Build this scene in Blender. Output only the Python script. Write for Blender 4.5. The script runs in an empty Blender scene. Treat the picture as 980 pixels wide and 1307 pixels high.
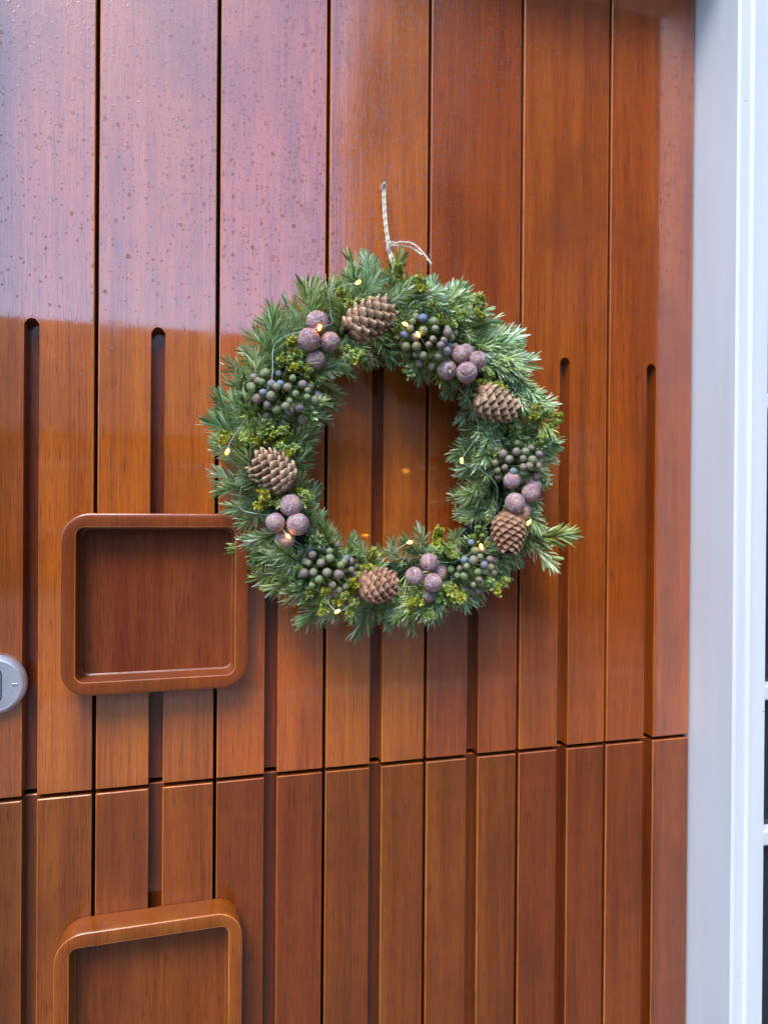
import bpy, bmesh, math, random
from mathutils import Vector, Matrix, Quaternion, noise

random.seed(7)
SC = bpy.context.scene
COL = SC.collection
R = math.radians

# ------------------------------------------------------------------ camera
cam_d = bpy.data.cameras.new('camera')
cam = bpy.data.objects.new('camera', cam_d)
COL.objects.link(cam)
SC.camera = cam
yaw, pitch, roll = 0.26754, -0.00302, 0.00733
fw = Vector((math.sin(yaw)*math.cos(pitch), math.cos(yaw)*math.cos(pitch), math.sin(pitch)))
rt = Vector((math.cos(yaw), -math.sin(yaw), 0))
up = rt.cross(fw)
r2 = rt*math.cos(roll) + up*math.sin(roll)
u2 = up*math.cos(roll) - rt*math.sin(roll)
m = Matrix((r2, u2, -fw)).transposed().to_4x4()
m.translation = Vector((-0.68555, -0.83336, 1.37399))
cam.matrix_world = m
cam_d.sensor_fit = 'VERTICAL'
cam_d.sensor_height = 36
cam_d.sensor_width = 27
cam_d.lens = 868/1307*36
cam_d.clip_start = 0.02
cam_d.clip_end = 2000
cam_d.dof.use_dof = True
cam_d.dof.focus_distance = 0.80
cam_d.dof.aperture_fstop = 7.0

# ------------------------------------------------------------------ sky, sun, exposure
SUN_EL, SUN_AZ = R(54), R(208)          # azimuth clockwise from +Y (the door faces -Y)
w = bpy.data.worlds.new('World'); SC.world = w; w.use_nodes = True
nt = w.node_tree; nt.nodes.clear()
out = nt.nodes.new('ShaderNodeOutputWorld')
bg = nt.nodes.new('ShaderNodeBackground'); bg.inputs['Strength'].default_value = 0.15
sky = nt.nodes.new('ShaderNodeTexSky'); sky.sky_type = 'NISHITA'; sky.sun_disc = False
sky.sun_elevation = SUN_EL; sky.sun_rotation = SUN_AZ
sky.air_density = 1.0; sky.dust_density = 1.0; sky.ozone_density = 4.0
hs = nt.nodes.new('ShaderNodeHueSaturation'); hs.inputs['Saturation'].default_value = 1.22
nt.links.new(sky.outputs[0], hs.inputs['Color'])
nt.links.new(hs.outputs[0], bg.inputs['Color'])
nt.links.new(bg.outputs[0], out.inputs['Surface'])
sd = bpy.data.lights.new('sun', 'SUN'); sd.energy = 0.95; sd.angle = R(25); sd.color = (1, .96, .9)
so = bpy.data.objects.new('sun', sd); COL.objects.link(so)
sv = Vector((math.sin(SUN_AZ)*math.cos(SUN_EL), math.cos(SUN_AZ)*math.cos(SUN_EL), math.sin(SUN_EL)))
so.rotation_euler = sv.to_track_quat('Z', 'Y').to_euler(); so.location = (0, -3, 6)
SC.view_settings.view_transform = 'Standard'; SC.view_settings.look = 'None'
SC.view_settings.gamma = 1; SC.view_settings.use_curve_mapping = False
SC.view_settings.exposure = 1.74
SC.render.engine = 'CYCLES'
SC.cycles.max_bounces = 6; SC.cycles.diffuse_bounces = 3; SC.cycles.glossy_bounces = 3; SC.cycles.transmission_bounces = 3

# ------------------------------------------------------------------ helpers
def tag(o, label=None, cat=None, group=None, kind=None):
    if label: o['label'] = label
    if cat: o['category'] = cat
    if group: o['group'] = group
    if kind: o['kind'] = kind
    return o

def empty(name, loc=(0, 0, 0), parent=None):
    o = bpy.data.objects.new(name, None); COL.objects.link(o)
    o.empty_display_size = .05
    o.location = loc
    if parent: o.parent = parent
    return o

def link(name, me, mat=None, parent=None, loc=(0, 0, 0)):
    o = bpy.data.objects.new(name, me); COL.objects.link(o)
    if mat is not None and not me.materials: me.materials.append(mat)
    o.location = loc
    if parent: o.parent = parent
    return o

def bm_mesh(name, bm, smooth=False):
    bmesh.ops.recalc_face_normals(bm, faces=bm.faces)
    me = bpy.data.meshes.new(name); bm.to_mesh(me); bm.free()
    if smooth:
        for p in me.polygons: p.use_smooth = True
    return me

def add_box(bm, x0, x1, y0, y1, z0, z1, bevel=0):
    g = bmesh.ops.create_cube(bm, size=1)
    vs = g['verts']
    for v in vs:
        v.co = Vector((x0+(v.co.x+.5)*(x1-x0), y0+(v.co.y+.5)*(y1-y0), z0+(v.co.z+.5)*(z1-z0)))
    if bevel:
        es = list({e for v in vs for e in v.link_edges})
        bmesh.ops.bevel(bm, geom=es, offset=bevel, segments=2, profile=.5, affect='EDGES')

def box(name, x0, x1, y0, y1, z0, z1, mat, parent=None, bevel=0.0, loc=(0, 0, 0)):
    bm = bmesh.new(); add_box(bm, x0, x1, y0, y1, z0, z1, bevel)
    return link(name, bm_mesh(name, bm), mat, parent, loc)

def prism(name, pts, y0, y1, mat, parent=None, bevel=0.0, loc=(0, 0, 0)):
    """polygon in x,z: front at y0 (towards the street), back at y1; front edges bevelled"""
    bm = bmesh.new()
    a = [bm.verts.new((x, y0, z)) for x, z in pts]
    b = [bm.verts.new((x, y1, z)) for x, z in pts]
    n = len(pts)
    f = bm.faces.new(a); bm.faces.new(b[::-1])
    for i in range(n):
        bm.faces.new((a[i], b[i], b[(i+1) % n], a[(i+1) % n]))
    if bevel:
        bmesh.ops.bevel(bm, geom=list(f.edges), offset=bevel, segments=2, profile=.5, affect='EDGES')
    me = bm_mesh(name, bm); o = link(name, me, mat, parent, loc)
    if bevel: wear(me)
    return o

def wear(me):
    """the narrow bevelled arrises are worn lighter"""
    me.materials.append(M['edge'])
    for p in me.polygons:
        if -.97 < p.normal.y < -.25: p.material_index = 1

def rrect(cx, cz, w, h, r, n=8):
    pts = []
    for qx, qz, a0 in ((1, 1, 0), (-1, 1, 90), (-1, -1, 180), (1, -1, 270)):
        for i in range(n+1):
            a = R(a0+90*i/n)
            pts.append((cx+qx*(w/2-r)+r*math.cos(a), cz+qz*(h/2-r)+r*math.sin(a)))
    return pts

def loft(bm, loops, close_first=False, close_last=False):
    """loops: lists of equal-length 3-d points"""
    rings = [[bm.verts.new(p) for p in lp] for lp in loops]
    n = len(rings[0])
    for a, b in zip(rings, rings[1:]):
        for i in range(n):
            bm.faces.new((a[i], a[(i+1) % n], b[(i+1) % n], b[i]))
    if close_first: bm.faces.new(rings[0][::-1])
    if close_last: bm.faces.new(rings[-1])

def tube(bm, pts, rad, n=6):
    pts = [Vector(p) for p in pts]
    loops = []
    ref = Vector((0.13, 0.2, 0.97))
    for i, p in enumerate(pts):
        d = (pts[min(i+1, len(pts)-1)]-pts[max(i-1, 0)]).normalized()
        if abs(d.dot(ref)) > .95: ref = Vector((0.9, 0.3, 0.1))
        a = d.cross(ref).normalized(); b = d.cross(a)
        ref = -b if False else ref
        r = rad[i] if isinstance(rad, (list, tuple)) else rad
        loops.append([p+(a*math.cos(2*math.pi*k/n)+b*math.sin(2*math.pi*k/n))*r for k in range(n)])
    loft(bm, loops, True, True)

def catmull(P, k=8):
    P = [Vector(p) for p in P]; o = []
    for i in range(len(P)-1):
        p0, p1, p2, p3 = P[max(i-1, 0)], P[i], P[i+1], P[min(i+2, len(P)-1)]
        for j in range(k):
            t = j/k
            o.append(.5*((2*p1)+(p2-p0)*t+(2*p0-5*p1+4*p2-p3)*t*t+(3*p1-p0-3*p2+p3)*t**3))
    o.append(P[-1]); return o

# ------------------------------------------------------------------ materials
class MB:
    def __init__(s, name):
        s.m = bpy.data.materials.new(name); s.m.use_nodes = True
        s.t = s.m.node_tree; s.t.nodes.clear()
        s.o = s.n('ShaderNodeOutputMaterial'); s.p = s.n('ShaderNodeBsdfPrincipled')
        s.l(s.p.outputs[0], s.o.inputs['Surface'])
    def n(s, t, **kw):
        x = s.t.nodes.new(t)
        for k, v in kw.items(): setattr(x, k, v)
        return x
    def l(s, a, b): s.t.links.new(a, b)
    def v(s, sock, val):
        if hasattr(val, 'links') or isinstance(val, bpy.types.NodeSocket): s.l(val, sock)
        else: sock.default_value = val
    def set(s, **kw):
        for k, v in kw.items(): s.v(s.p.inputs[k.replace('_', ' ')], v)
    def coord(s, which='Object'): return s.n('ShaderNodeTexCoord').outputs[which]
    def mapping(s, vec, scale=(1, 1, 1), loc=None):
        x = s.n('ShaderNodeMapping'); s.l(vec, x.inputs['Vector']); x.inputs['Scale'].default_value = scale
        if loc is not None: s.v(x.inputs['Location'], loc)
        return x.outputs[0]
    def noise(s, vec, scale=1, detail=3, rough=.55, dist=0):
        x = s.n('ShaderNodeTexNoise'); s.l(vec, x.inputs['Vector'])
        x.inputs['Scale'].default_value = scale; x.inputs['Detail'].default_value = detail
        x.inputs['Roughness'].default_value = rough; x.inputs['Distortion'].default_value = dist
        return x.outputs[0]
    def math(s, op, a, b=0, c=None, clamp=False):
        x = s.n('ShaderNodeMath', operation=op, use_clamp=clamp)
        s.v(x.inputs[0], a); s.v(x.inputs[1], b)
        if c is not None: s.v(x.inputs[2], c)
        return x.outputs[0]
    def smooth(s, val, a, b, lo=0, hi=1):
        x = s.n('ShaderNodeMapRange', interpolation_type='SMOOTHSTEP')
        s.v(x.inputs['Value'], val); s.v(x.inputs['From Min'], a); s.v(x.inputs['From Max'], b)
        s.v(x.inputs['To Min'], lo); s.v(x.inputs['To Max'], hi)
        return x.outputs[0]
    def ramp(s, val, stops):
        x = s.n('ShaderNodeValToRGB'); s.l(val, x.inputs[0]); e = x.color_ramp.elements
        while len(e) < len(stops): e.new(.5)
        for i, (p, c) in enumerate(stops): e[i].position = p; e[i].color = (*c, 1)
        return x.outputs[0]
    def mix(s, fac, a, b, mode='MIX'):
        x = s.n('ShaderNodeMix', data_type='RGBA', blend_type=mode)
        s.v(x.inputs[0], fac)
        for sock, val in ((x.inputs[6], a), (x.inputs[7], b)):
            s.v(sock, (*val, 1) if isinstance(val, tuple) and len(val) == 3 else val)
        return x.outputs[2]
    def bump(s, h, strength=.3, dist=.001, normal=None):
        x = s.n('ShaderNodeBump'); x.inputs['Strength'].default_value = strength
        x.inputs['Distance'].default_value = dist; s.l(h, x.inputs['Height'])
        if normal is not None: s.l(normal, x.inputs['Normal'])
        return x.outputs[0]
    def rnd(s): return s.n('ShaderNodeObjectInfo').outputs['Random']

def wood(name, dark, mid, light, wet=False, coat=.08, horizontal=False, ior=2.05):
    b = MB(name)
    oc = b.coord(); rn = b.rnd()
    off = b.n('ShaderNodeCombineXYZ')
    b.l(b.math('MULTIPLY', rn, 37.0), off.inputs[0]); b.l(b.math('MULTIPLY', rn, 13.0), off.inputs[2])
    sc = (lambda a, c: (c, a, a)) if horizontal else (lambda a, c: (a, a, c))
    wob = b.noise(b.mapping(oc, sc(6, 1.5), off.outputs[0]), 1, 2)
    wv = b.n('ShaderNodeVectorMath', operation='MULTIPLY_ADD')
    b.l(oc, wv.inputs[0]); wv.inputs[1].default_value = (1, 1, 1)
    cw = b.n('ShaderNodeCombineXYZ'); b.l(b.math('MULTIPLY', b.math('SUBTRACT', wob, .5), .02), cw.inputs[2 if horizontal else 0])
    b.l(cw.outputs[0], wv.inputs[2]); g = wv.outputs[0]
    broad = b.noise(b.mapping(g, sc(38, 1.1), off.outputs[0]), 1, 3, .6)
    fibre = b.noise(b.mapping(g, sc(420, 7), off.outputs[0]), 1, 4, .65)
    pore = b.noise(b.mapping(g, sc(900, 32), off.outputs[0]), 1, 2, .5)
    patch = b.noise(b.mapping(oc, (9, 9, 5), off.outputs[0]), 1, 3, .5)
    val = b.math('ADD', b.math('MULTIPLY', broad, .55), b.math('MULTIPLY', fibre, .45))
    c = b.ramp(val, [(.31, dark), (.50, mid), (.71, light)])
    pm = b.smooth(pore, .56, .70)
    c = b.mix(b.math('MULTIPLY', pm, .62), c, tuple(x*.4 for x in dark))
    fine = b.noise(b.mapping(g, sc(1500, 22), off.outputs[0]), 1, 2, .6)
    c = b.mix(b.smooth(fine, .52, .68, 0, .38), c, tuple(x*.6 for x in dark))
    c = b.mix(b.smooth(patch, .46, .72, 0, .62), c, tuple(x*y for x, y in zip(mid, (.52, .50, .9))))
    fade = b.noise(b.mapping(oc, (16, 16, 3), off.outputs[0]), 1, 4, .6)
    c = b.mix(b.smooth(fade, .58, .78, 0, .40), c, light)
    h = b.n('ShaderNodeHueSaturation'); b.l(c, h.inputs['Color'])
    b.l(b.smooth(rn, 0, 1, .74, 1.12), h.inputs['Value'])
    r3 = b.math('FRACT', b.math('MULTIPLY', rn, 7.31))
    b.l(b.smooth(r3, 0, 1, .497, .506), h.inputs['Hue'])
    col_out = h.outputs[0]
    b.set(Base_Color=col_out, Roughness=.5, Specular_IOR_Level=.15)
    hgt = b.math('SUBTRACT', b.math('MULTIPLY', fibre, .7), b.math('MULTIPLY', pm, .35))
    b.set(Normal=b.bump(hgt, .25, .0006))
    lw = b.noise(b.mapping(oc, sc(30, 4), off.outputs[0]), 1, 2)
    ch = b.math('ADD', b.math('MULTIPLY', hgt, .36), b.math('MULTIPLY', lw, .5))
    b.set(Coat_Weight=1.0, Coat_IOR=ior)
    if wet:
        pos = b.n('ShaderNodeNewGeometry').outputs['Position']
        sep = b.n('ShaderNodeSeparateXYZ'); b.l(pos, sep.inputs[0])
        cxz = b.n('ShaderNodeCombineXYZ'); b.l(sep.outputs[0], cxz.inputs[0])
        b.l(b.math('MULTIPLY', sep.outputs[2], .85), cxz.inputs[1])
        dens = b.noise(b.mapping(cxz.outputs[0], (5, 5, 5)), 1, 2)
        high = b.smooth(sep.outputs[2], 1.36, 1.86, -.75, .30)
        jit = b.n('ShaderNodeTexNoise', noise_dimensions='2D'); b.l(cxz.outputs[0], jit.inputs['Vector'])
        jit.inputs['Scale'].default_value = 260; jit.inputs['Detail'].default_value = 1
        jv = b.n('ShaderNodeVectorMath', operation='MULTIPLY_ADD'); b.l(jit.outputs['Color'], jv.inputs[0])
        jv.inputs[1].default_value = (.0028, .0028, 0); b.l(cxz.outputs[0], jv.inputs[2])
        dsum = None
        for scl, lo, hi, thr in ((84, .05, .23, .62), (185, .07, .28, .48)):
            vo = b.n('ShaderNodeTexVoronoi', voronoi_dimensions='2D'); b.l(jv.outputs[0], vo.inputs['Vector'])
            vo.inputs['Scale'].default_value = scl
            sp = b.n('ShaderNodeSeparateColor'); b.l(vo.outputs['Color'], sp.inputs[0])
            rad = b.smooth(sp.outputs[0], 0, 1, lo, hi)
            on = b.math('GREATER_THAN', b.math('ADD', b.math('ADD', sp.outputs[1], high),
                        b.math('MULTIPLY', b.math('SUBTRACT', dens, .5), .9)), thr+.10)
            q = b.math('DIVIDE', vo.outputs['Distance'], rad)
            d = b.math('MULTIPLY', b.smooth(q, 1.0, .72), b.math('MULTIPLY', on, b.smooth(sp.outputs[2], 0, 1, .35, 1)))
            dsum = d if dsum is None else b.math('MAXIMUM', dsum, d)
        spot = dsum
        nb = b.bump(ch, .16, .0010)
        b.set(Coat_Normal=b.bump(dsum, .2, .0003, nb))
        b.set(Base_Color=b.mix(b.math('MULTIPLY', spot, .50), col_out, (.09, .03, .015)))
    else:
        spot = None
        b.set(Coat_Normal=b.bump(ch, .16, .0010))
    cr = b.noise(b.mapping(oc, (14, 14, 6), off.outputs[0]), 1, 3)
    rg_ = b.smooth(cr, .35, .7, coat*.6, coat*1.7)
    if spot is not None:
        rg_ = b.math('ADD', rg_, b.math('MULTIPLY', spot, .26))
        b.set(Coat_Weight=b.math('SUBTRACT', 1.0, b.math('MULTIPLY', spot, .42)))
    b.set(Coat_Roughness=rg_)
    return b.m

M = {}
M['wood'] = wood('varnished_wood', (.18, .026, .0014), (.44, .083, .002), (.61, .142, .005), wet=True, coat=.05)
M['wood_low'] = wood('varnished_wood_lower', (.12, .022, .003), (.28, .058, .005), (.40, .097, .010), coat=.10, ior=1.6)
M['rim'] = wood('rim_wood', (.26, .040, .003), (.25, .050, .005), (.37, .088, .010), coat=.10, ior=1.5)
M['panel'] = wood('panel_wood', (.16, .022, .003), (.24, .052, .007), (.34, .085, .014), coat=.16, ior=1.42)
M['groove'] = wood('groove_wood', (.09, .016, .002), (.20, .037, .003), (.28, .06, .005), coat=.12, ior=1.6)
M['edge'] = wood('worn_edge_wood', (.34, .07, .006), (.58, .16, .02), (.72, .27, .05), coat=.15, ior=1.6)

def plain(name, col, rough=.5, var=.0, scale=20, bump=0, bscale=60, metallic=0, spec=.5):
    b = MB(name)
    if var:
        n = b.noise(b.coord(), scale, 4)
        c = b.mix(b.smooth(n, .3, .7), tuple(x*(1-var) for x in col), tuple(min(1, x*(1+var)) for x in col))
        b.set(Base_Color=c)
    else: b.set(Base_Color=(*col, 1))
    b.set(Roughness=rough, Metallic=metallic, Specular_IOR_Level=spec)
    if bump: b.set(Normal=b.bump(b.noise(b.coord(), bscale, 4), bump, .002))
    return b.m

def paint():
    b = MB('white_paint')
    oc = b.coord()
    n = b.noise(b.mapping(oc, (40, 40, 3)), 1, 3)
    spots = b.n('ShaderNodeTexVoronoi'); b.l(oc, spots.inputs['Vector']); spots.inputs['Scale'].default_value = 55
    sp = b.n('ShaderNodeSeparateColor'); b.l(spots.outputs['Color'], sp.inputs[0])
    fleck = b.math('MULTIPLY', b.math('LESS_THAN', spots.outputs['Distance'], .07), b.math('GREATER_THAN', sp.outputs[0], .9))
    c = b.mix(b.smooth(n, .3, .75), (.71, .715, .70), (.66, .665, .65))
    c = b.mix(b.math('MULTIPLY', fleck, .7), c, (.22, .19, .16))
    b.set(Base_Color=c, Roughness=.32, Normal=b.bump(n, .12, .002))
    return b.m
M['paint'] = paint()
M['black'] = plain('dark_gap', (.012, .008, .006), .8)
M['glass'] = plain('window_glass', (.02, .024, .03), .04, spec=.6)
M['steel'] = plain('satin_steel', (.66, .67, .69), .38, .06, 300, metallic=.6)
M['steel_dark'] = plain('lock_dark', (.06, .06, .065), .4, metallic=.6)
M['nail'] = plain('nail_iron', (.10, .06, .045), .5, metallic=.7)
M['plaster'] = plain('wall_brick_far', (.30, .27, .25), .85, .15, 12, .4)
M['stone'] = plain('bluestone', (.16, .17, .18), .7, .2, 14, .4)

def pavers():
    b = MB('paving')
    br = b.n('ShaderNodeTexBrick'); b.l(b.coord(), br.inputs['Vector'])
    br.inputs['Scale'].default_value = 4; br.inputs['Mortar Size'].default_value = .012
    br.inputs['Color1'].default_value = (.085, .08, .076, 1); br.inputs['Color2'].default_value = (.12, .11, .10, 1)
    br.inputs['Mortar'].default_value = (.04, .038, .035, 1)
    b.set(Base_Color=br.outputs[0], Roughness=.7); return b.m
M['paving'] = pavers()
M['asphalt'] = plain('asphalt', (.05, .05, .052), .8, .25, 30, .4, 200)
def bricks():
    b = MB('far_brick')
    br = b.n('ShaderNodeTexBrick'); b.l(b.mapping(b.coord('Object'), (1, 1, 1)), br.inputs['Vector'])
    x = b.n('ShaderNodeVectorRotate', rotation_type='X_AXIS'); b.l(b.coord(), x.inputs['Vector']); x.inputs['Angle'].default_value = R(90)
    b.l(x.outputs[0], br.inputs['Vector'])
    br.inputs['Scale'].default_value = 4.5
    br.inputs['Color1'].default_value = (.20, .075, .05, 1); br.inputs['Color2'].default_value = (.27, .11, .07, 1)
    br.inputs['Mortar'].default_value = (.25, .23, .2, 1); br.inputs['Mortar Size'].default_value = .014
    b.set(Base_Color=br.outputs[0], Roughness=.85); return b.m
M['brick'] = bricks()
M['brick_dark'] = plain('dark_brick', (.06, .04, .034), .9, .25, 9, .4, 30)
M['frame_dark'] = plain('dark_frame', (.05, .06, .055), .6)
M['roof'] = plain('roof_tile', (.075, .05, .042), .7, .3, 8, .5, 9)
M['bark'] = plain('bark', (.09, .06, .04), .9, .3, 25, .6)

# ------------------------------------------------------------------ setting
GX = [-0.9305, -0.7975, -0.6636, -0.5320, -0.3997, -0.2688, -0.1350, 0.0050]   # plank joints
ZJ = 1.0500          # between the two leaves
ZTOP = 2.135
ZG = 1.586           # crown of the routed grooves
GW, GD = .0155, .017
GAP = .0042

g = box('ground', -300, 300, -300, 300, -.06, -.03, plain('earth', (.09, .08, .06), .95, .3, .6)); tag(g, kind='structure')
g = box('pavement', -30, 30, -4.2, .4, -.03, 0.0, M['paving']); tag(g, kind='structure')
g = box('road', -60, 60, -10, -4.32, -.03, -.022, M['asphalt']); tag(g, kind='structure')
g = box('kerb', -30, 30, -4.32, -4.2, -.03, .004, M['stone'], bevel=.01); tag(g, kind='structure')

# own house wall round the door
hw = empty('house_wall', (0, .1, 0)); tag(hw, 'brick house front around the white framed door', 'wall')
box('wall_panel', -6, -1.125, -.09, .1, 0, 5.2, M['brick'], hw)
box('wall_panel', .62, 6, -.09, .1, 0, 5.2, M['brick'], hw)
box('wall_panel', -1.125, .62, -.09, .1, 2.33, 5.2, M['brick'], hw)
box('wall_panel', -1.125, .62, .08, .1, 0, 2.33, M['black'], hw)
st = box('doorstep', -1.06, .12, -.32, .06, 0, .10, M['stone'], bevel=.008); tag(st, 'grey stone step under the wooden door', 'doorstep')

# white frame
JD = -.082           # front of the jambs
fr = empty('door_frame', (0, 0, .10)); tag(fr, 'white painted frame along the right edge of the wooden door', 'door frame')
def frame_post(sgn, xe):
    # jamb return whose face looks along the door, then a stepped front face
    if sgn > 0:
        pts = [(xe+.004, .05), (xe+.004, JD+.003), (xe+.007, JD), (xe+.022, JD), (xe+.0255, JD-.004), (xe+.029, JD),
               (xe+.0545, JD), (xe+.0565, JD+.002), (xe+.0565, .05)]
    else:
        pts = [(xe-.004, .05), (xe-.004, JD+.003), (xe-.007, JD), (xe-.022, JD), (xe-.0255, JD-.004), (xe-.029, JD),
               (xe-.100, JD), (xe-.102, JD+.002), (xe-.102, .05)]
    bm = bmesh.new()
    loft(bm, [[(x, y, 0) for x, y in pts], [(x, y, 2.24) for x, y in pts]], True, True)
    link('jamb', bm_mesh('jamb', bm), M['paint'], fr)
frame_post(1, GX[-1]-.003); frame_post(-1, GX[0]+.003)
box('head', -1.03, .062, JD, .05, 2.045, 2.135, M['paint'], fr, .003)
box('door_stop', -.928, .002, .0385, .05, 0, 2.04, M['black'], fr)

# side window at the far right
WX = .0605
wn = empty('side_window', (WX, -.045, 0)); tag(wn, 'narrow white window with dark panes, cut by the right picture edge', 'window')
box('frame_post', 0, .012, -.012, .06, .10, 2.33, M['paint'], wn, .002)
box('frame_post', .50, .555, -.034, .06, .10, 2.33, M['paint'], wn, .002)
box('sill', .012, .50, -.040, .06, .10, .16, M['paint'], wn, .002)
box('frame_head', .012, .50, -.034, .06, 2.27, 2.33, M['paint'], wn, .002)
zb = [.16, .52, .918, 1.122, 1.53, 1.93, 2.27]
for i in range(len(zb)-1):
    z0 = zb[i]+(.011 if i else 0); z1 = zb[i+1]-(.011 if i < len(zb)-2 else 0)
    box('pane', .012, .50, .002, .008, z0, z1, M['glass'], wn)
    if i < len(zb)-2:
        box('glazing_bar', .012, .50, -.014, .03, z1, z1+.022, M['paint'], wn, .003)
frm = None

# ------------------------------------------------------------------ door leaves
def groove_poly(w, h, top=None):
    """front outline of a plank with a groove open at the bottom (top=None: groove runs through)"""
    g = GW/2
    if top is None: return None
    pts = [(-w/2, 0), (-w/2, h), (w/2, h), (w/2, 0), (g, 0)]
    for i in range(13):
        a = math.pi*i/12
        pts.append((g*math.cos(a), top+g*math.sin(a)))
    pts.append((-g, 0))
    return pts

TH = .028
def leaf(name, z0, z1, grooved_through, mat, label):
    root = empty(name, ((GX[0]+GX[-1])/2, 0, z0)); tag(root, label, 'door leaf', 'leaves of the split wooden door')
    rx = root.location.x
    box('backing_board', GX[0]-rx+.002, GX[-1]-rx-.002, TH+.001, TH+.010, 0.002, z1-z0-.002, M['black'], root)
    for i in range(7):
        x0, x1 = GX[i]+GAP/2, GX[i+1]-GAP/2
        wdt = x1-x0; c = (x0+x1)/2-rx; h = z1-z0
        if not grooved_through:
            pk = prism('plank', groove_poly(wdt, h, ZG-GW/2-z0), 0, TH, mat, root, .0013, (c, 0, 0))
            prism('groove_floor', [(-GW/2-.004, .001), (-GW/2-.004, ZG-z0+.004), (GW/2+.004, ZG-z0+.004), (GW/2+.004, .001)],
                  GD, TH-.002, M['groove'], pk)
        else:
            hw_ = (wdt-GW)/2
            bm = bmesh.new()
            # one plank: two raised faces and the groove floor between, as one profile
            b_ = .0013
            prof = [(-wdt/2, TH), (-wdt/2, b_), (-wdt/2+b_, 0), (-GW/2-b_, 0), (-GW/2, b_), (-GW/2, GD), (GW/2, GD),
                    (GW/2, b_), (GW/2+b_, 0), (wdt/2-b_, 0), (wdt/2, b_), (wdt/2, TH)]
            top = [(x, y+(.0010 if y < .018 else 0), h) for x, y in prof]
            loft(bm, [[(x, y, 0) for x, y in prof], [(x, y, h-.0010) for x, y in prof], top], True, True)
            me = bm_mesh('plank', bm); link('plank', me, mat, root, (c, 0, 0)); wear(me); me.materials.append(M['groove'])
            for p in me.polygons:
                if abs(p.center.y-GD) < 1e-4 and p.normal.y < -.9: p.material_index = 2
    return root

upper = leaf('door_leaf', ZJ+.0025, ZTOP, False, M['wood'], 'upper half of split red-brown plank door, carrying the green wreath')
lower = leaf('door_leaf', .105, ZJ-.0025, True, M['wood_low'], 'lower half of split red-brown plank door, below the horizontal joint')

def tray(parent, cx, cz):
    px, py, pz = parent.location
    r = empty('raised_panel', (cx-px, 0, cz-pz), parent)
    W, D_, RW = .2005, .033, .0158
    def lp(ins, y, rr): return [(x, y, z) for x, z in rrect(0, 0, W-2*ins, W-2*ins, max(rr-ins, .002))]
    bm = bmesh.new()
    ro = .030
    ri = .009
    def li(gr, y, rr): return [(x, y, z) for x, z in rrect(0, 0, W-2*RW-2*gr, W-2*RW-2*gr, rr)]
    loft(bm, [lp(0, -.0008, ro), lp(0, -D_+.0028, ro), lp(.0004, -D_+.0012, ro), lp(.0012, -D_+.0004, ro), lp(.0028, -D_, ro),
              li(-.0012, -D_, ri+.0012), li(-.0003, -D_+.0004, ri), li(0, -D_+.0014, ri), li(.0002, -.009, ri), li(.0010, -.0058, ri), li(.0030, -.0045, ri)])
    me = bm_mesh('rim', bm)
    me.materials.append(M['rim']); me.materials.append(M['edge']); nn_ = 36
    for k, p in enumerate(me.polygons):
        if k//nn_ in (2, 5): p.material_index = 1
    for p in me.polygons: p.use_smooth = True
    me.set_sharp_from_angle(angle=R(40))
    link('rim', me, M['rim'], r)
    bm = bmesh.new()
    loft(bm, [li(.0022, -.0047, ri), li(.0022, -.0012, ri)], True, True)
    link('panel', bm_mesh('panel', bm), M['panel'], r)
tray(upper, -.728, 1.268)
tray(lower, -.7325, .809)

# lock on the upper leaf
lk = empty('lock', (-.898-upper.location.x, 0, 1.180-upper.location.z), upper)
bm = bmesh.new()
def circ(r, y, n=48): return [(r*math.cos(2*math.pi*i/n), y, r*math.sin(2*math.pi*i/n)) for i in range(n)]
loft(bm, [circ(.0325, -.0008), circ(.0325, -.006), circ(.0318, -.0085), circ(.0295, -.0115), circ(.0275, -.0122), circ(.0268, -.0120)], False, True)
me = bm_mesh('rosette', bm)
ro = link('rosette', me, M['steel'], lk)
bm = bmesh.new()
loft(bm, [[(x, y, z) for x, z in rrect(0, 0, .0178, .0405, .0088)] for y in (-.0118, -.01245)], False, True)
link('keyhole_surround', bm_mesh('keyhole_surround', bm), M['steel_dark'], lk)
bm = bmesh.new()
loft(bm, [[(x, y, z) for x, z in rrect(0, 0, .0158, .0385, .0078)] for y in (-.012, -.0134)], False, True)
cy = link('cylinder', bm_mesh('cylinder', bm), M['steel'], lk)
box('keyway', -.0012, .0012, -.01375, -.0130, -.006, .010, M['steel_dark'], cy)
bm = bmesh.new(); add_box(bm, .0185, .0250, -.01245, -.0119, -.0012, .0016, .0002)
link('rosette_mark', bm_mesh('rosette_mark', bm), plain('bright_steel', (.8, .8, .82), .2, metallic=.9), lk)

# ------------------------------------------------------------------ wreath
WC = Vector((-.458, 0, 1.447))
RM = .152
wr = empty('wreath', (WC.x, 0, WC.z)); tag(wr, 'round fir wreath with pine cones, purple seed balls and juniper berries', 'wreath')

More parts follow.
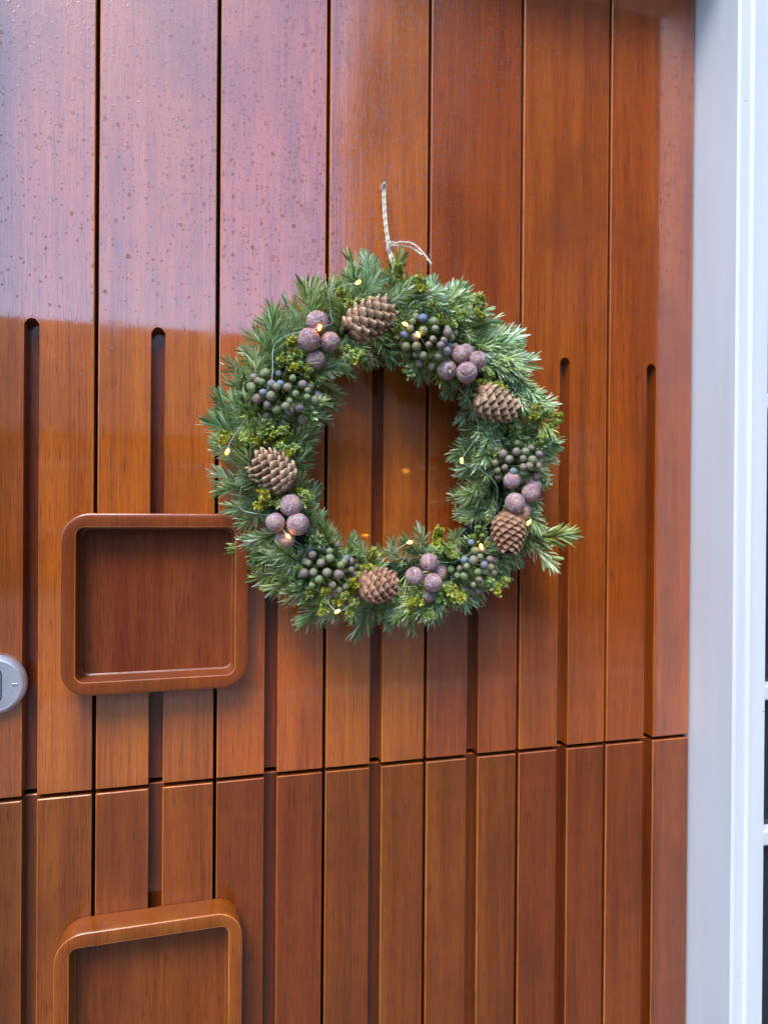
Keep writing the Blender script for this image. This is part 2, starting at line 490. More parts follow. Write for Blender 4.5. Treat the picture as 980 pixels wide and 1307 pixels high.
def needle_mat(name, c1, c2, c3):
    b = MB(name)
    at = b.n('ShaderNodeAttribute', attribute_name='tint'); rn = b.rnd()
    f = b.math('ADD', b.math('MULTIPLY', at.outputs['Fac'], .75), b.math('MULTIPLY', rn, .35))
    c = b.ramp(f, [(.06, c1), (.48, c2), (.95, c3)])
    r9 = b.math('FRACT', b.math('MULTIPLY', rn, 9.13))
    hh = b.n('ShaderNodeHueSaturation'); b.l(c, hh.inputs['Color'])
    b.l(b.smooth(r9, 0, 1, .455, .515), hh.inputs['Hue']); b.l(b.smooth(r9, 0, 1, 1.12, .86), hh.inputs['Saturation'])
    c = hh.outputs[0]
    bf = b.n('ShaderNodeNewGeometry').outputs['Backfacing']
    b.set(Base_Color=c, Roughness=.36, Specular_IOR_Level=.7)
    tr = b.n('ShaderNodeBsdfTranslucent'); b.l(c, tr.inputs['Color'])
    ms = b.n('ShaderNodeMixShader'); ms.inputs[0].default_value = .12
    b.l(b.p.outputs[0], ms.inputs[1]); b.l(tr.outputs[0], ms.inputs[2]); b.l(ms.outputs[0], b.o.inputs['Surface'])
    return b.m
M['fir'] = needle_mat('fir_needle', (.06, .135, .02), (.36, .56, .19), (.90, .98, .72))
M['tip'] = needle_mat('juniper_tip', (.18, .28, .04), (.36, .46, .07), (.60, .64, .13))
M['jgreen'] = needle_mat('juniper_green', (.10, .18, .045), (.20, .32, .08), (.34, .46, .14))
M['stem'] = plain('twig', (.16, .10, .05), .8, .3, 200)
M['moss'] = plain('moss_ring', (.016, .022, .008), .95, .4, 120, .8, 200)

def add_needle(V, F, T, base, d, nrm, L, w, curl, tint):
    side = d.cross(nrm).normalized(); nrm = side.cross(d).normalized()
    k = len(V)
    prof = [(0, .45), (.3, 1), (.72, .95), (.94, .55), (1, .08)]
    for t, ww in prof:
        c = base+d*(L*t)+nrm*(curl*L*t*t)
        fold = nrm*(w*.22*ww)
        V.append(c-side*(w*ww/2)+fold); V.append(c); V.append(c+side*(w*ww/2)+fold)
        T.extend((tint, tint*.8, tint))
    for i in range(len(prof)-1):
        a = k+3*i
        F.append((a, a+1, a+4, a+3)); F.append((a+1, a+2, a+5, a+4))

def fir_mesh(seed, L, flat, n, nl):
    rg = random.Random(seed)
    V, F, T = [], [], []
    # stem along +X, flat side faces +Z
    bend = rg.uniform(-.25, .25)
    def stem(t): return Vector((L*t, bend*L*t*t, .1*L*t*t))
    segs = 6
    for i in range(segs+1):
        t = i/segs; p = stem(t); r = .0013*(1-.6*t)
        for k in range(4): V.append(p+Vector((0, r*math.cos(k*math.pi/2), r*math.sin(k*math.pi/2)))); T.append(-.1)
    ns = len(V)
    SF = []
    for i in range(segs):
        for k in range(4):
            a = 4*i+k; b2 = 4*i+(k+1) % 4
            SF.append((a, b2, b2+4, a+4))
    F.extend(SF); nst = len(F)
    for i in range(n):
        t = (i+rg.random())/n
        t = .03+.97*t
        p = stem(t)
        if flat: th = rg.choice((-1, 1))*rg.gauss(R(62), R(24))
        else: th = rg.uniform(-R(150), R(150))
        fwd = R(rg.uniform(44, 78))*(1-.62*t**3)
        rad = Vector((0, math.sin(th), math.cos(th)))
        d = (Vector((1, bend*2*t, 0))*math.cos(fwd)+rad*math.sin(fwd)).normalized()
        ln = nl*rg.uniform(.75, 1.12)*(1-.28*abs(2*t-1)**3)
        nr = (rad*math.cos(fwd)-Vector((1, 0, 0))*math.sin(fwd)).normalized()
        nr = (nr+Vector((rg.uniform(-.5, .5), rg.uniform(-.5, .5), rg.uniform(0, .8)))).normalized()
        add_needle(V, F, T, p, d, nr, ln, rg.uniform(.0014, .0021), rg.uniform(-.28, .2), rg.random())
    me = bpy.data.meshes.new('fir_sprig'); me.from_pydata(V, [], F); me['reach'] = L+.013
    a = me.attributes.new('tint', 'FLOAT', 'POINT'); a.data.foreach_set('value', T)
    me.materials.append(M['fir']); me.materials.append(M['stem'])
    for i, p in enumerate(me.polygons):
        if i < nst: p.material_index = 1
        else: p.use_smooth = True
    return me

FIR = [fir_mesh(100+i, random.uniform(.052, .078), i % 5 != 4, random.randint(92, 124), random.uniform(.020, .026)) for i in range(20)]

def place(o, base, d, nrm, scale=1):
    d = d.normalized(); s = nrm.cross(d).normalized(); nn = d.cross(s)
    mt = Matrix((d, s, nn)).transposed().to_4x4()
    o.matrix_parent_inverse = Matrix.Identity(4)
    o.matrix_local = Matrix.Translation(base) @ mt @ Matrix.Scale(scale, 4)

CONES = [((-0.5252, 1.5708), (-0.4703, 1.6085)), ((-0.3732, 1.5092), (-0.3148, 1.488)), ((-0.5857, 1.4029), (-0.6361, 1.4321)),
         ((-0.5115, 1.2889), (-0.4604, 1.2905)), ((-0.329, 1.3722), (-0.3336, 1.3165))]
BALLS = [[(-0.5609, 1.5784), (-0.5702, 1.5581), (-0.5468, 1.5581), (-0.5614, 1.5391)],
         [(-0.3934, 1.5547), (-0.3728, 1.5488), (-0.3883, 1.5324), (-0.4067, 1.5376), (-0.3808, 1.561)],
         [(-0.3268, 1.4102), (-0.3042, 1.3957), (-0.3265, 1.3833), (-0.3102, 1.3742), (-0.2919, 1.4043)],
         [(-0.5885, 1.3782), (-0.6052, 1.3596), (-0.5816, 1.3579), (-0.5933, 1.341)],
         [(-0.4297, 1.3143), (-0.4484, 1.2994), (-0.4276, 1.2919), (-0.4294, 1.2767), (-0.4134, 1.3006)]]
BERRY = [((-0.5976, 1.4967), .042, .029, 34), ((-0.4271, 1.5704), .036, .031, 36), ((-0.3138, 1.4323), .038, .025, 30),
         ((-0.5435, 1.3048), .034, .032, 28), ((-0.3704, 1.3092), .029, .033, 27)]
TIPS = [(-0.6264, 1.4629), (-0.6095, 1.449), (-0.5924, 1.441), (-0.531, 1.5526), (-0.2835, 1.484), (-0.2729, 1.4768), (-0.491, 1.3106),
        (-0.4983, 1.2991), (-0.3938, 1.2815), (-0.4035, 1.2698), (-0.351, 1.5231), (-0.361, 1.5151), (-0.5387, 1.2709), (-0.5209, 1.2775),
        (-0.4325, 1.2706), (-0.4372, 1.2617), (-0.586, 1.3861), (-0.5747, 1.3827), (-0.4013, 1.6047), (-0.3567, 1.6084), (-0.3344, 1.3618),
        (-0.4138, 1.3387), (-0.6471, 1.4494), (-0.5188, 1.6081), (-0.4544, 1.6363), (-0.319, 1.3665), (-0.3439, 1.2869), (-0.609, 1.3824),
        (-0.5801, 1.5337), (-0.5931, 1.5415)]
BULBS = [(-0.517, 1.6237), (-0.5603, 1.5694), (-0.6558, 1.4336), (-0.5927, 1.3453), (-0.5381, 1.2634), (-0.4558, 1.3378),
         (-0.3699, 1.3328), (-0.309, 1.3602), (-0.3951, 1.4305), (-0.4484, 1.5709), (-0.4633, 1.5821)]
deco = []
for a, b in CONES: deco.append(((a[0]+b[0])/2, (a[1]+b[1])/2, .030))
for c in BALLS: deco.append((sum(x for x, _ in c)/len(c), sum(z for _, z in c)/len(c), .028))
for c, rx, rz, n in BERRY: deco.append((*c, .034))

# inner ring of bound twigs
bm = bmesh.new()
NR = 96
rings = []
for i in range(NR):
    a = 2*math.pi*i/NR
    cr = RM+.006*noise.noise(Vector((math.cos(a)*2, math.sin(a)*2, 3)))
    ring = []
    for k in range(10):
        b_ = 2*math.pi*k/10
        rr = .017+.006*noise.noise(Vector((math.cos(a)*14, math.sin(a)*14, k*1.7)))
        ring.append(bm.verts.new(((cr+rr*math.cos(b_))*math.cos(a), -.034+rr*math.sin(b_), (cr+rr*math.cos(b_))*math.sin(a))))
    rings.append(ring)
for i in range(NR):
    for k in range(10):
        A, B = rings[i], rings[(i+1) % NR]
        bm.faces.new((A[k], A[(k+1) % 10], B[(k+1) % 10], B[k]))
link('base_ring', bm_mesh('base_ring', bm, True), M['moss'], wr)

rg = random.Random(21)
ROUT = [(16, .2228), (35.6, .2219), (54.5, .2266), (72, .2235), (80.8, .2095), (92.7, .2331), (102.3, .2295), (111.3, .2247), (131.2, .2195),
        (147.4, .2182), (158.4, .2204), (181.8, .2193), (199.5, .2163), (219.6, .2306), (234.4, .2368), (250.9, .2255), (270.6, .2254),
        (290.1, .2254), (307.2, .2224), (322.8, .2263), (333.7, .2243), (342.6, .2139), (359.1, .2231)]
RIN = [(9.3, .0715), (21.8, .0979), (29.9, .086), (61.4, .0934), (81.6, .1002), (103.5, .1042), (132.5, .0847), (165.8, .0828), (190.6, .1186),
       (202.8, .1016), (213, .1224), (234.3, .1043), (256.3, .1158), (279.3, .0999), (295.3, .1197), (317.5, .1246), (322, .0902), (336, .0664)]
def interp(tab, a):
    a = math.degrees(a) % 360
    t = [(tab[-1][0]-360, tab[-1][1])]+tab+[(tab[0][0]+360, tab[0][1])]
    for (a0, r0), (a1, r1) in zip(t, t[1:]):
        if a0 <= a <= a1: return r0+(r1-r0)*(a-a0)/(a1-a0)
def polar(r, a, y): return Vector((r*math.cos(a), y, r*math.sin(a)))
def sprig(A, B, me=None, nz=None):
    """fir sprig whose stem starts at A and whose needle tips end at B (wreath coordinates)"""
    me = me or rg.choice(FIR)
    d = B-A
    rad = Vector((B.x, 0, B.z)).normalized()
    n = Vector((0, -1, 0))+rad*.25*(1 if B.length > A.length else -1)+Vector((rg.uniform(-.4, .4), 0, rg.uniform(-.4, .4))) if nz is None else nz
    o = link('fir_sprig', me, None, wr)
    place(o, A, d, n, d.length/me['reach'])
    return o
def clear(P, ex=0):
    return all(math.hypot(P.x+WC.x-q[0], P.z+WC.z-q[1]) > q[2]+ex for q in deco)
N = 78
for i in range(N):                      # outer skirt against the door
    a = 2*math.pi*(i+rg.uniform(-.4, .4))/N
    da = rg.uniform(-.12, .42)
    sprig(polar(RM+rg.uniform(-.012, .012), a+da, -.018-rg.uniform(0, .02)),
          polar(interp(ROUT, a)*rg.uniform(.96, 1.03), a, -.012-rg.uniform(0, .035)))
for i in range(56):                     # outer shoulder
    a = 2*math.pi*(i+rg.uniform(-.4, .4))/56
    da = rg.uniform(-.15, .42)
    sprig(polar(RM+rg.uniform(-.012, .012), a+da, -.042-rg.uniform(0, .014)),
          polar(interp(ROUT, a)*rg.uniform(.87, .97), a, -.045-rg.uniform(0, .03)))
for i in range(70):                     # inner edge, two depths
    a = 2*math.pi*(i+rg.uniform(-.4, .4))/70
    da = rg.uniform(.0, .40)
    ri_ = interp(RIN, a)
    sprig(polar(RM-rg.uniform(-.01, .010), a+da, -.022-rg.uniform(0, .03)),
          polar(ri_+rg.uniform(-.004, .018), a, -.020-rg.uniform(0, .045)))
cnt = 0
for i in range(900):                    # front, kept off the decorations
    a = rg.uniform(0, 2*math.pi)
    ro_, ri_ = interp(ROUT, a), interp(RIN, a)
    rt_ = rg.uniform(ri_+.018, ro_-.022)
    B_ = polar(rt_, a, -.078-rg.uniform(0, .014))
    A_ = polar(rt_*.35+RM*.65+rg.uniform(-.012, .012), a+rg.uniform(.22, .40), -.056-rg.uniform(0, .006))
    if not clear(B_, .004) or not clear(B_*.7+A_*.3, -.002) or not clear(B_*.4+A_*.6, -.012): continue
    if (B_-A_).length > .085: continue
    sprig(A_, B_); cnt += 1
    if cnt > 78: break
for a0, a1, r0, r1 in ((338, 318, .150, .098), (330, 312, .148, .112), (345, 326, .150, .084), (282, 262, .150, .112), (290, 270, .152, .108), (262, 246, .152, .110),
                       (215, 197, .15, .108), (222, 205, .155, .118), (30, 12, .15, .088)):
    sprig(polar(r0, R(a0), -.044), polar(r1, R(a1), -.058))
# the stray sprigs that stick out at the lower right and at the top
def wpt(x, z, y): return Vector((x-WC.x, y, z-WC.z))
sprig(wpt(-.305, 1.345, -.055), wpt(-.226, 1.328, -.075), FIR[3]); sprig(wpt(-.300, 1.352, -.05), wpt(-.243, 1.306, -.07), FIR[0])
sprig(wpt(-.470, 1.630, -.055), wpt(-.462, 1.684, -.06), FIR[2]); sprig(wpt(-.490, 1.625, -.055), wpt(-.485, 1.682, -.05), FIR[4])

# --- pine cones
def scale_mesh():
    bm = bmesh.new()
    nu, nv = 5, 6
    top, bot = [], []
    for j in range(nv+1):
        v = j/nv
        w_ = .5*(math.sin(math.pi*min(1, .16+.84*v)**.75)**.62 if v < 1 else .02)
        w_ = .56*math.sin(math.pi*(.10+.86*v)**1.15)**.5
        ra, rb = [], []
        for i in range(nu+1):
            u = -1+2*i/nu
            hh = .16*(1-u*u)*math.sin(math.pi*min(1, v*.98))**.5+.20*v*v
            if j >= 4 and i in (2, 3): hh += .05
            ra.append(bm.verts.new((v-.18*u*u*v, w_*u, hh+.05)))
            rb.append(bm.verts.new((v-.18*u*u*v-.02, w_*u*.96, hh*.85-.06)))
        top.append(ra); bot.append(rb)
    for j in range(nv):
        for i in range(nu):
            bm.faces.new((top[j][i], top[j][i+1], top[j+1][i+1], top[j+1][i]))
            bm.faces.new((bot[j][i], bot[j+1][i], bot[j+1][i+1], bot[j][i+1]))
        bm.faces.new((top[j][0], top[j+1][0], bot[j+1][0], bot[j][0]))
        bm.faces.new((top[j][nu], bot[j][nu], bot[j+1][nu], top[j+1][nu]))
    for i in range(nu):
        bm.faces.new((top[nv][i], top[nv][i+1], bot[nv][i+1], bot[nv][i]))
    return bm_mesh('scale', bm, True)

def cone_mat(name, c1, c2, c3):
    b = MB(name); oc = b.coord(); rn = b.rnd()
    sx = b.n('ShaderNodeSeparateXYZ'); b.l(oc, sx.inputs[0])
    n = b.noise(b.mapping(oc, (3, 14, 3)), 1, 3)
    f = b.math('ADD', b.math('MULTIPLY', sx.outputs[0], .75), b.math('MULTIPLY', b.math('SUBTRACT', n, .5), .5))
    c = b.ramp(f, [(.16, c1), (.52, c2), (.80, c3)])
    h = b.n('ShaderNodeHueSaturation'); b.l(c, h.inputs['Color']); b.l(b.smooth(rn, 0, 1, .75, 1.2), h.inputs['Value'])
    b.set(Base_Color=h.outputs[0], Roughness=.55, Normal=b.bump(n, .5, .06))
    return b.m
CM = [cone_mat('cone_tan', (.06, .026, .010), (.54, .31, .165), (.90, .66, .43)),
      cone_mat('cone_red', (.05, .020, .009), (.48, .225, .115), (.82, .49, .30))]
SCALES = []
for cm in CM:
    s_ = scale_mesh(); s_.materials.append(cm); SCALES.append(s_)
M['core'] = plain('cone_core', (.03, .016, .009), .9)
def pine_cone(a, b, wid, dep, kind, n, seed, lean):
    rgc = random.Random(seed)
    A = Vector((a[0]-WC.x, -dep, a[1]-WC.z)); B = Vector((b[0]-WC.x, -dep-lean, b[1]-WC.z))
    A, B = A+(B-A)*.06, B-(B-A)*.07; wid *= .86
    ax = (B-A); L = ax.length; ax.normalize()
    e = empty('pine_cone', (0, 0, 0), wr)
    place(e, A, ax, Vector((0, -1, 0)))
    def rad(t): return wid/2*(math.sin(math.pi*min(1, .10+.80*t**.85))**.62)
    bm = bmesh.new()
    loft(bm, [[(L*(.02+.9*t), .66*rad(t)*math.cos(k*math.pi/5), .66*rad(t)*math.sin(k*math.pi/5)) for k in range(10)] for t in [i/8 for i in range(9)]], True, True)
    link('core', bm_mesh('core', bm, True), M['core'], e)
    for i in range(n):
        t = (i+.5)/n
        ph = i*2.399963
        r = rad(t)
        s = (.0185-.0065*t)*wid/.046*rgc.uniform(.92, 1.08)
        out_ = Vector((0, math.cos(ph), math.sin(ph)))
        tilt = R(13+30*(1-t)**1.6+rgc.uniform(-6, 6)) if kind == 0 else R(12+26*(1-t)**1.6+rgc.uniform(-4, 4))
        d = Vector((1, 0, 0))*math.cos(tilt)+out_*math.sin(tilt)
        nn = out_*math.cos(tilt)-Vector((1, 0, 0))*math.sin(tilt)
        o = link('scale', SCALES[kind], None, e)
        base = Vector((L*(t*.90-.02), 0, 0))+out_*(r*.78)-d*(s*.45)
        place(o, base, d, nn, s)
    return e
cone_spec = [(.047, .092, 0, 66, .012), (.045, .092, 0, 72, .006), (.048, .092, 0, 70, .004), (.044, .090, 1, 84, .006), (.044, .092, 1, 80, .010)]
for i, ((a, b), (wd, dp, kd, n, ln)) in enumerate(zip(CONES, cone_spec)): pine_cone(a, b, wd, dp, kd, n, 40+i, ln)

# --- seed balls (plated round cones)
def ball_mesh(seed):
    rgb = random.Random(seed)
    seeds = []
    n = 9
    for i in range(n):
        z = 1-2*(i+.5)/n; ph = i*2.4+rgb.uniform(-.4, .4)
        z = max(-.98, min(.98, z+rgb.uniform(-.1, .1))); q = math.sqrt(1-z*z)
        seeds.append(Vector((q*math.cos(ph), q*math.sin(ph), z)))
    bm = bmesh.new(); bmesh.ops.create_icosphere(bm, subdivisions=5, radius=1)
    E = []
    for v in bm.verts:
        p = v.co.normalized()
        ds = sorted((p-s).length+.06*noise.noise(p*3+s) for s in seeds)
        e = min(1, (ds[1]-ds[0])/.16)
        k = e*e*(3-2*e)
        umb = max(0, 1-ds[0]/.16)
        v.co = p*((.935+.065*k)*1.0+.035*umb-.010*math.cos(min(ds[0], .7)*24)*(.3 if ds[0] < .6 else 0)+.012*noise.noise(p*4+Vector((seed, 0, 0))))
        E.append((1-k)*.9+.5*umb)
    me = bm_mesh('seed_ball', bm, True)
    at = me.attributes.new('edge', 'FLOAT', 'POINT'); at.data.foreach_set('value', E)
    return me
def ball_mat():
    b = MB('seed_ball'); oc = b.coord(); rn = b.rnd()
    at = b.n('ShaderNodeAttribute', attribute_name='edge')
    off = b.n('ShaderNodeCombineXYZ'); b.l(b.math('MULTIPLY', rn, 50), off.inputs[0])
    n1 = b.noise(b.mapping(oc, (1.3, 1.3, 1.3), off.outputs[0]), 1, 4); n2 = b.noise(b.mapping(oc, (5, 5, 5), off.outputs[0]), 1, 4, .65)
    c = b.ramp(n1, [(.36, (.25, .09, .08)), (.5, (.36, .19, .185)), (.62, (.46, .26, .15))])
    c = b.mix(b.smooth(n2, .42, .72, 0, .55), c, (.60, .52, .56))
    c = b.mix(b.math('MULTIPLY', b.smooth(at.outputs['Fac'], .25, .8), b.smooth(n2, .38, .6, .05, .9)), c, (.66, .65, .72))
    c = b.mix(b.smooth(at.outputs['Fac'], .86, .96, 0, .6), c, (.16, .10, .10))
    b.set(Base_Color=c, Roughness=.6, Normal=b.bump(n2, .35, .05)); return b.m
M['ball'] = ball_mat()
BM = [ball_mesh(s) for s in range(4)]
for s in BM: s.materials.append(M['ball'])
rgb = random.Random(5)
for ci, c in enumerate(BALLS):
    cx = sum(x for x, _ in c)/len(c); cz = sum(z for _, z in c)/len(c)
    e = empty('seed_ball_cluster', (cx-WC.x, -.07, cz-WC.z), wr)
    bm = bmesh.new()
    for x, z in c: tube(bm, [(0, .03, 0), ((x-cx)*.6, .005, (z-cz)*.6), (x-cx, -.02, z-cz)], .0012, 5)
    link('wire_stem', bm_mesh('wire_stem', bm), M['stem'], e)
    for bi, (x, z) in enumerate(c):
        o = link('seed_ball', BM[(bi+ci) % 4], None, e)
        dep = [-.030, -.031, -.034, -.020, -.014][bi] if ci else [-.028, -.030, -.028, -.020][bi]
        if ci in (1, 2, 4): dep = [-.026, -.030, -.034, -.018, -.012][bi]
        o.location = (x-cx, dep, z-cz)
        o.rotation_euler = [rgb.uniform(0, 6.28) for _ in range(3)]
        s = rgb.uniform(.0102, .0124); o.scale = (s, s, s*rgb.uniform(.95, 1.05))

# --- juniper berries
def juniper_mesh(seed, L, mat, n=60, nl=.005, w=.0016):
    rgj = random.Random(seed); V, F, T = [], [], []
    def twig(o, d, L, lev):
        steps = max(4, int(n*L/.035))
        perp = d.orthogonal().normalized()
        for i in range(steps):
            t = i/steps; p = o+d*(L*t)
            q = Quaternion(d, rgj.uniform(0, 6.28)) @ perp
            dd = (d*.8+q*.6).normalized()
            add_needle(V, F, T, p, dd, q, nl*rgj.uniform(.7, 1.1), w, .1, rgj.random())
            if lev and i % 3 == 1:
                q2 = Quaternion(d, rgj.uniform(0, 6.28)) @ perp
                twig(p, (d*.75+q2*.65).normalized(), L*rgj.uniform(.25, .5)*(1-.5*t), lev-1)
    twig(Vector((0, 0, 0)), Vector((1, 0, 0)), L, 2 if L < .03 else 1)
    me = bpy.data.meshes.new('juniper_twig'); me.from_pydata(V, [], F)
    a = me.attributes.new('tint', 'FLOAT', 'POINT'); a.data.foreach_set('value', T)
    me.materials.append(mat)
    for p in me.polygons: p.use_smooth = True
    return me
JG = [juniper_mesh(300+i, .038, M['jgreen']) for i in range(4)]
JT = [juniper_mesh(320+i, .026, M['tip'], 62, .0034, .0021) for i in range(5)]
def berry_mat():
    b = MB('juniper_berry'); oc = b.coord(); rn = b.rnd()
    off = b.n('ShaderNodeCombineXYZ'); b.l(b.math('MULTIPLY', rn, 50), off.inputs[1])
    r5 = b.math('FRACT', b.math('MULTIPLY', rn, 5.77))
    c = b.ramp(r5, [(0, (.15, .20, .04)), (.36, (.19, .19, .07)), (.58, (.22, .14, .09)), (.80, (.21, .145, .14)), (.94, (.15, .19, .21)), (1, (.11, .16, .30))])
    n = b.noise(b.mapping(oc, (1.6, 1.6, 1.6), off.outputs[0]), 1, 4, .6)
    c = b.mix(b.smooth(n, .40, .68, 0, .36), c, (.44, .46, .42))
    b.set(Base_Color=c, Roughness=.55, Normal=b.bump(n, .15, .1)); return b.m
M['berry'] = berry_mat()
def berry_mesh():
    bm = bmesh.new(); bmesh.ops.create_icosphere(bm, subdivisions=3, radius=1)
    for v in bm.verts:
        p = v.co.normalized(); q = math.hypot(p.x, p.y)
        dz = -.12*math.exp(-(q/.22)**2)*(1+.4*math.cos(3*math.atan2(p.y, p.x))) if p.z > 0 else 0
        v.co = p*(1+.03*noise.noise(p*2.2)+dz)
    return bm_mesh('berry', bm, True)
BRM = berry_mesh(); BRM.materials.append(M['berry'])
rgq = random.Random(77)
for ci, (c, rx, rz, n) in enumerate(BERRY):
    e = empty('berry_cluster', (c[0]-WC.x, -.065, c[1]-WC.z), wr)
    pts = []
    tries = 0
    while len(pts) < n and tries < 4000:
        tries += 1
        a = rgq.uniform(0, 6.283); q = math.sqrt(rgq.random())
        x, z = rx*q*math.cos(a), rz*q*math.sin(a)
        y = -.012-.026*(1-q*q)-rgq.uniform(0, .008)
        s = rgq.uniform(.0036, .0057)
        if all((Vector((x, y, z))-p).length > (s+s2)*.96 for p, s2 in pts): pts.append((Vector((x, y, z)), s))
    bm = bmesh.new()
    for p, s in pts:
        o = link('berry', BRM, None, e); o.location = p; o.scale = (s, s, s*rgq.uniform(1, 1.12))
        o.rotation_euler = (R(90)+rgq.uniform(-.7, .7), rgq.uniform(-.7, .7), rgq.uniform(0, 6))
        tube(bm, [(p.x*.25, .02, p.z*.25), (p.x*.7, p.y*.3, p.z*.7), tuple(p)], .0007, 4)
    link('berry_stem', bm_mesh('berry_stem', bm), M['jgreen'], e)
    for k in range(16):
        a = rgq.uniform(0, 6.28); o = link('juniper_twig', rgq.choice(JG), None, e)
        place(o, Vector((rx*.3*math.cos(a), rgq.uniform(-.01, .01), rz*.3*math.sin(a))),
              Vector((math.cos(a), -rgq.uniform(.3, 1.0), math.sin(a))), Vector((0, -1, .1)), rgq.uniform(.7, 1.05))
for x, z in TIPS:
    for k in range(4):
        o = link('juniper_tip', rgq.choice(JT), None, wr)
        a = rgq.uniform(0, 6.28)
        place(o, Vector((x-WC.x+rgq.uniform(-.006, .006), -.074-rgq.uniform(0, .008), z-WC.z+rgq.uniform(-.006, .006))),
              Vector((math.cos(a)*.8, -1.0, math.sin(a)*.8)), Vector((math.cos(a+1.5), .1, math.sin(a+1.5))), rgq.uniform(.75, 1.05))

# --- fairy lights
fl = empty('fairy_lights', (WC.x, -.09, WC.z)); tag(fl, 'thin silvery wire with tiny warm fairy lights wound around wreath', 'fairy lights')
M['wire'] = plain('silver_wire', (.5, .56, .5), .35, metallic=.3)
lb = MB('led_glow'); lb.set(Base_Color=(1, .75, .3, 1), Emission_Color=(1, .42, .03, 1), Emission_Strength=4.5, Roughness=.3); M['led'] = lb.m
bm = bmesh.new()
loft(bm, [[(x, r*math.cos(k*math.pi/5), r*math.sin(k*math.pi/5)) for k in range(10)] for x, r in
          ((-.0036, .0004), (-.003, .0011), (-.0012, .0017), (.0008, .0017), (.0022, .0012), (.0032, .0004))], True, True)
LED = bm_mesh('bulb', bm, True); LED.materials.append(M['led'])
rgl = random.Random(4)
def pp(p, q, t):
    a0, a1 = math.atan2(p.z, p.x), math.atan2(q.z, q.x)
    da = (a1-a0+math.pi) % (2*math.pi)-math.pi
    r = math.hypot(p.x, p.z)*(1-t)+math.hypot(q.x, q.z)*t
    return Vector((r*math.cos(a0+da*t), p.y*(1-t)+q.y*t, r*math.sin(a0+da*t)))
path = []
for i, (x, z) in enumerate(BULBS):
    p = Vector((x-WC.x, -.014-rgl.uniform(0, .004), z-WC.z))
    if i in (1, 3): p.y = -.020
    o = link('bulb', LED, None, fl); o.location = p
    o.rotation_euler = (rgl.uniform(-.5, .5), rgl.uniform(-3, 3), rgl.uniform(-.6, .6))
    path.append(p)
    if i < len(BULBS)-1:
        q = Vector((BULBS[i+1][0]-WC.x, -.014, BULBS[i+1][1]-WC.z))
        d = q-p; s = d.cross(Vector((0, 1, 0))).normalized()
        for t in (.25, .5, .75):
            path.append(pp(p, q, t)+s*rgl.uniform(-.016, .016)+Vector((0, .030*math.sin(t*math.pi)*rgl.choice((.2, .8, 1.1, 1.2)), 0)))
bm = bmesh.new(); tube(bm, catmull(path, 7), .00034, 5)
link('wire', bm_mesh('wire', bm, True), M['wire'], fl)

# --- twine and nail
tw = MB('jute_twine'); nn = tw.noise(tw.mapping(tw.coord(), (900, 900, 500)), 1, 3)
tw.set(Base_Color=tw.mix(tw.smooth(nn, .3, .7), (.64, .54, .40), (.90, .83, .68)), Roughness=.9, Normal=tw.bump(nn, .6, .0006)); M['twine'] = tw.m
hang = empty('twine_hanger', (-.4645, -.011, 1.778)); tag(hang, 'pale jute twine loop tying the wreath to the nail', 'twine')
T0 = Vector((-.4645, 0, 1.778))
def strand(bm, P, ply=2, r=.0008, tw_=160):
    c = catmull(P, 12); Ln = 0
    for k in range(ply):
        pts = []; Ln = 0
        for i, p in enumerate(c):
            if i: Ln += (p-c[i-1]).length
            a = Ln*tw_*6.283/3+k*math.pi*2/ply
            pts.append(p-T0+Vector((math.cos(a), math.sin(a), math.sin(a+.8)*.3))*(r*.75))
        tube(bm, pts, r, 5)
    rgt = random.Random(3)
    for i in range(0, len(c)-1):
        for _ in range(3):
            p = c[i]-T0; d = Vector((rgt.uniform(-1, 1), rgt.uniform(-.7, .3), rgt.uniform(-.8, .8)))*rgt.uniform(.002, .006)
            tube(bm, [p, p+d*.6+Vector((0, 0, rgt.uniform(-.001, .001))), p+d], .00012, 3)
bm = bmesh.new()
strand(bm, [(-.4655, -.002, 1.776), (-.4640, -.004, 1.737), (-.4600, -.010, 1.697), (-.4590, -.022, 1.675), (-.458, -.03, 1.65)])
strand(bm, [(-.4630, -.003, 1.777), (-.4618, -.006, 1.737), (-.4580, -.012, 1.698), (-.4565, -.024, 1.674), (-.455, -.03, 1.65)])
strand(bm, [(-.4655, -.002, 1.776), (-.4650, -.007, 1.7795), (-.4630, -.003, 1.777)])
link('loop', bm_mesh('loop', bm, True), M['twine'], hang)
bm = bmesh.new()
strand(bm, [(-.4600, -.013, 1.693), (-.4560, -.015, 1.702), (-.4445, -.020, 1.7035), (-.4320, -.026, 1.700), (-.4215, -.032, 1.688), (-.4130, -.038, 1.673)])
strand(bm, [(-.4600, -.016, 1.699), (-.4540, -.018, 1.699), (-.4430, -.016, 1.7005), (-.4310, -.022, 1.696), (-.424, -.034, 1.685)])
strand(bm, [(-.4615, -.014, 1.701), (-.4585, -.018, 1.702), (-.4570, -.015, 1.697), (-.4590, -.012, 1.693), (-.4615, -.014, 1.696)])
link('tail', bm_mesh('tail', bm, True), M['twine'], hang)
bm = bmesh.new(); tube(bm, [(0, .016, -.003), (.0002, -.006, .001), (.0005, -.014, .004)], .0012, 8); tube(bm, [(.0005, -.0138, .004), (.0006, -.0152, .0045)], .0026, 10)
nl_ = link('nail', bm_mesh('nail', bm), M['nail'], None, (-.4640, 0, 1.779)); tag(nl_, 'small dark nail in the door at the top of twine', 'nail')

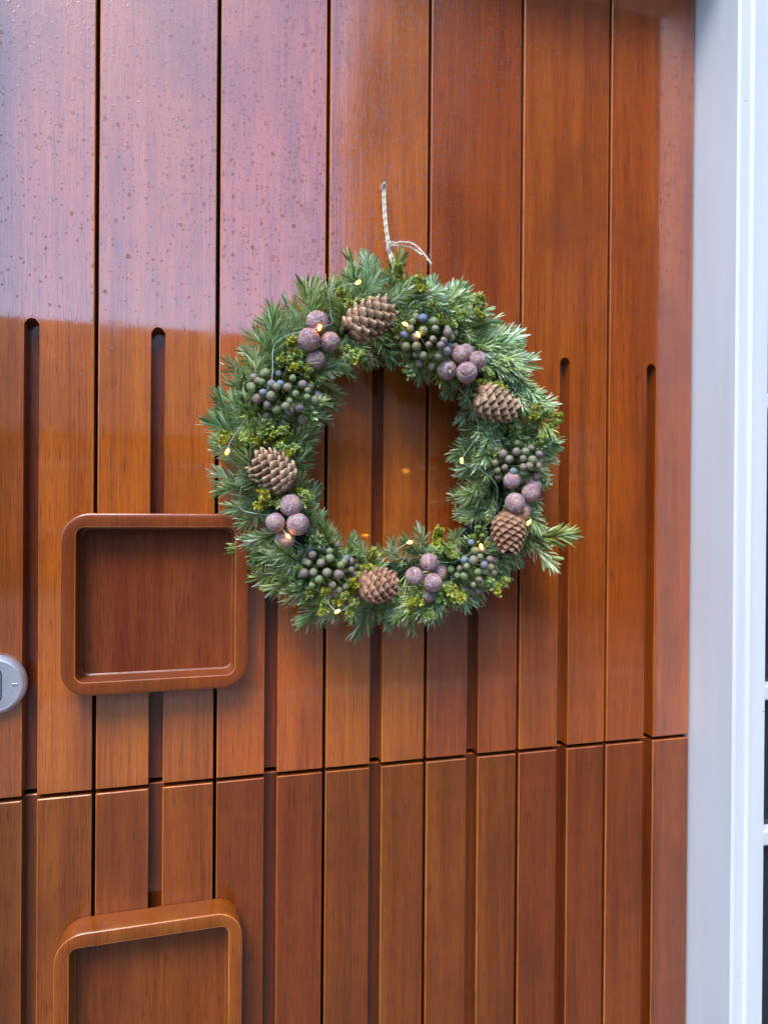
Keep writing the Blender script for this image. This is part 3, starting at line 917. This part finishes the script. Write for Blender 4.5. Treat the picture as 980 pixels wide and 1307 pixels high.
# ------------------------------------------------------------------ across the street (seen in the varnish)
hs_ = empty('brick_house', (-9, -17.5, 0)); tag(hs_, 'low brick house across the street, mirrored dimly in the varnish', 'house')
box('wall', -13, 19.0, -4, 3.5, 0, 3.0, M['brick'], hs_)
bm = bmesh.new()
tri = [(-4.4, 2.85), (3.9, 2.85), (-.2, 6.05)]
loft(bm, [[(-13.3, y, z) for y, z in tri], [(19.3, y, z) for y, z in tri]], True, True)
rf = link('roof', bm_mesh('roof', bm), M['roof'], hs_)
box('chimney', 2.0, 2.7, -.7, 0, 5.4, 7.0, M['brick'], rf)
for x in (-11, -7.5, -4, 1.5, 5, 8):
    wi = box('window', x, x+1.6, 3.49, 3.56, .9, 2.3, M['paint'], hs_)
    box('pane', x+.08, x+.76, 3.55, 3.58, .98, 2.22, M['glass'], wi); box('pane', x+.84, x+1.52, 3.55, 3.58, .98, 2.22, M['glass'], wi)
dr_ = box('door', -1.5, -.5, 3.49, 3.56, 0, 2.1, plain('green_door', (.03, .08, .05), .4), hs_); box('handle', -.66, -.60, 3.56, 3.62, 1, 1.12, M['steel'], dr_)

th = empty('brick_house', (7.5, -12, 0)); tag(th, 'tall dark brick townhouse across the street, right of the low house, mirrored in varnish', 'house')
box('wall', -4.3, 8, -6, 3.5, 0, 11.5, M['brick_dark'], th)
bm = bmesh.new()
tri = [(-6.3, 11.4), (3.75, 11.4), (-1.2, 15.5)]
loft(bm, [[(-4.4, y, z) for y, z in tri], [(8.2, y, z) for y, z in tri]], True, True)
link('roof', bm_mesh('roof', bm), M['roof'], th)
box('side_wing', -4.85, -4.3, -5, 3.3, 0, 6.15, M['brick_dark'], th)
box('wing_roof', -4.95, -4.31, -5.1, 3.42, 6.16, 6.30, M['roof'], th)
for zz in (.9, 4.2, 7.6):
    for x in (-3.2, -.6, 2.0, 4.6):
        wi = box('window', x, x+1.1, 3.49, 3.55, zz, zz+1.8, M['frame_dark'], th)
        box('pane', x+.07, x+1.03, 3.545, 3.57, zz+.07, zz+.86, M['glass'], wi); box('pane', x+.07, x+1.03, 3.545, 3.57, zz+.94, zz+1.73, M['glass'], wi)
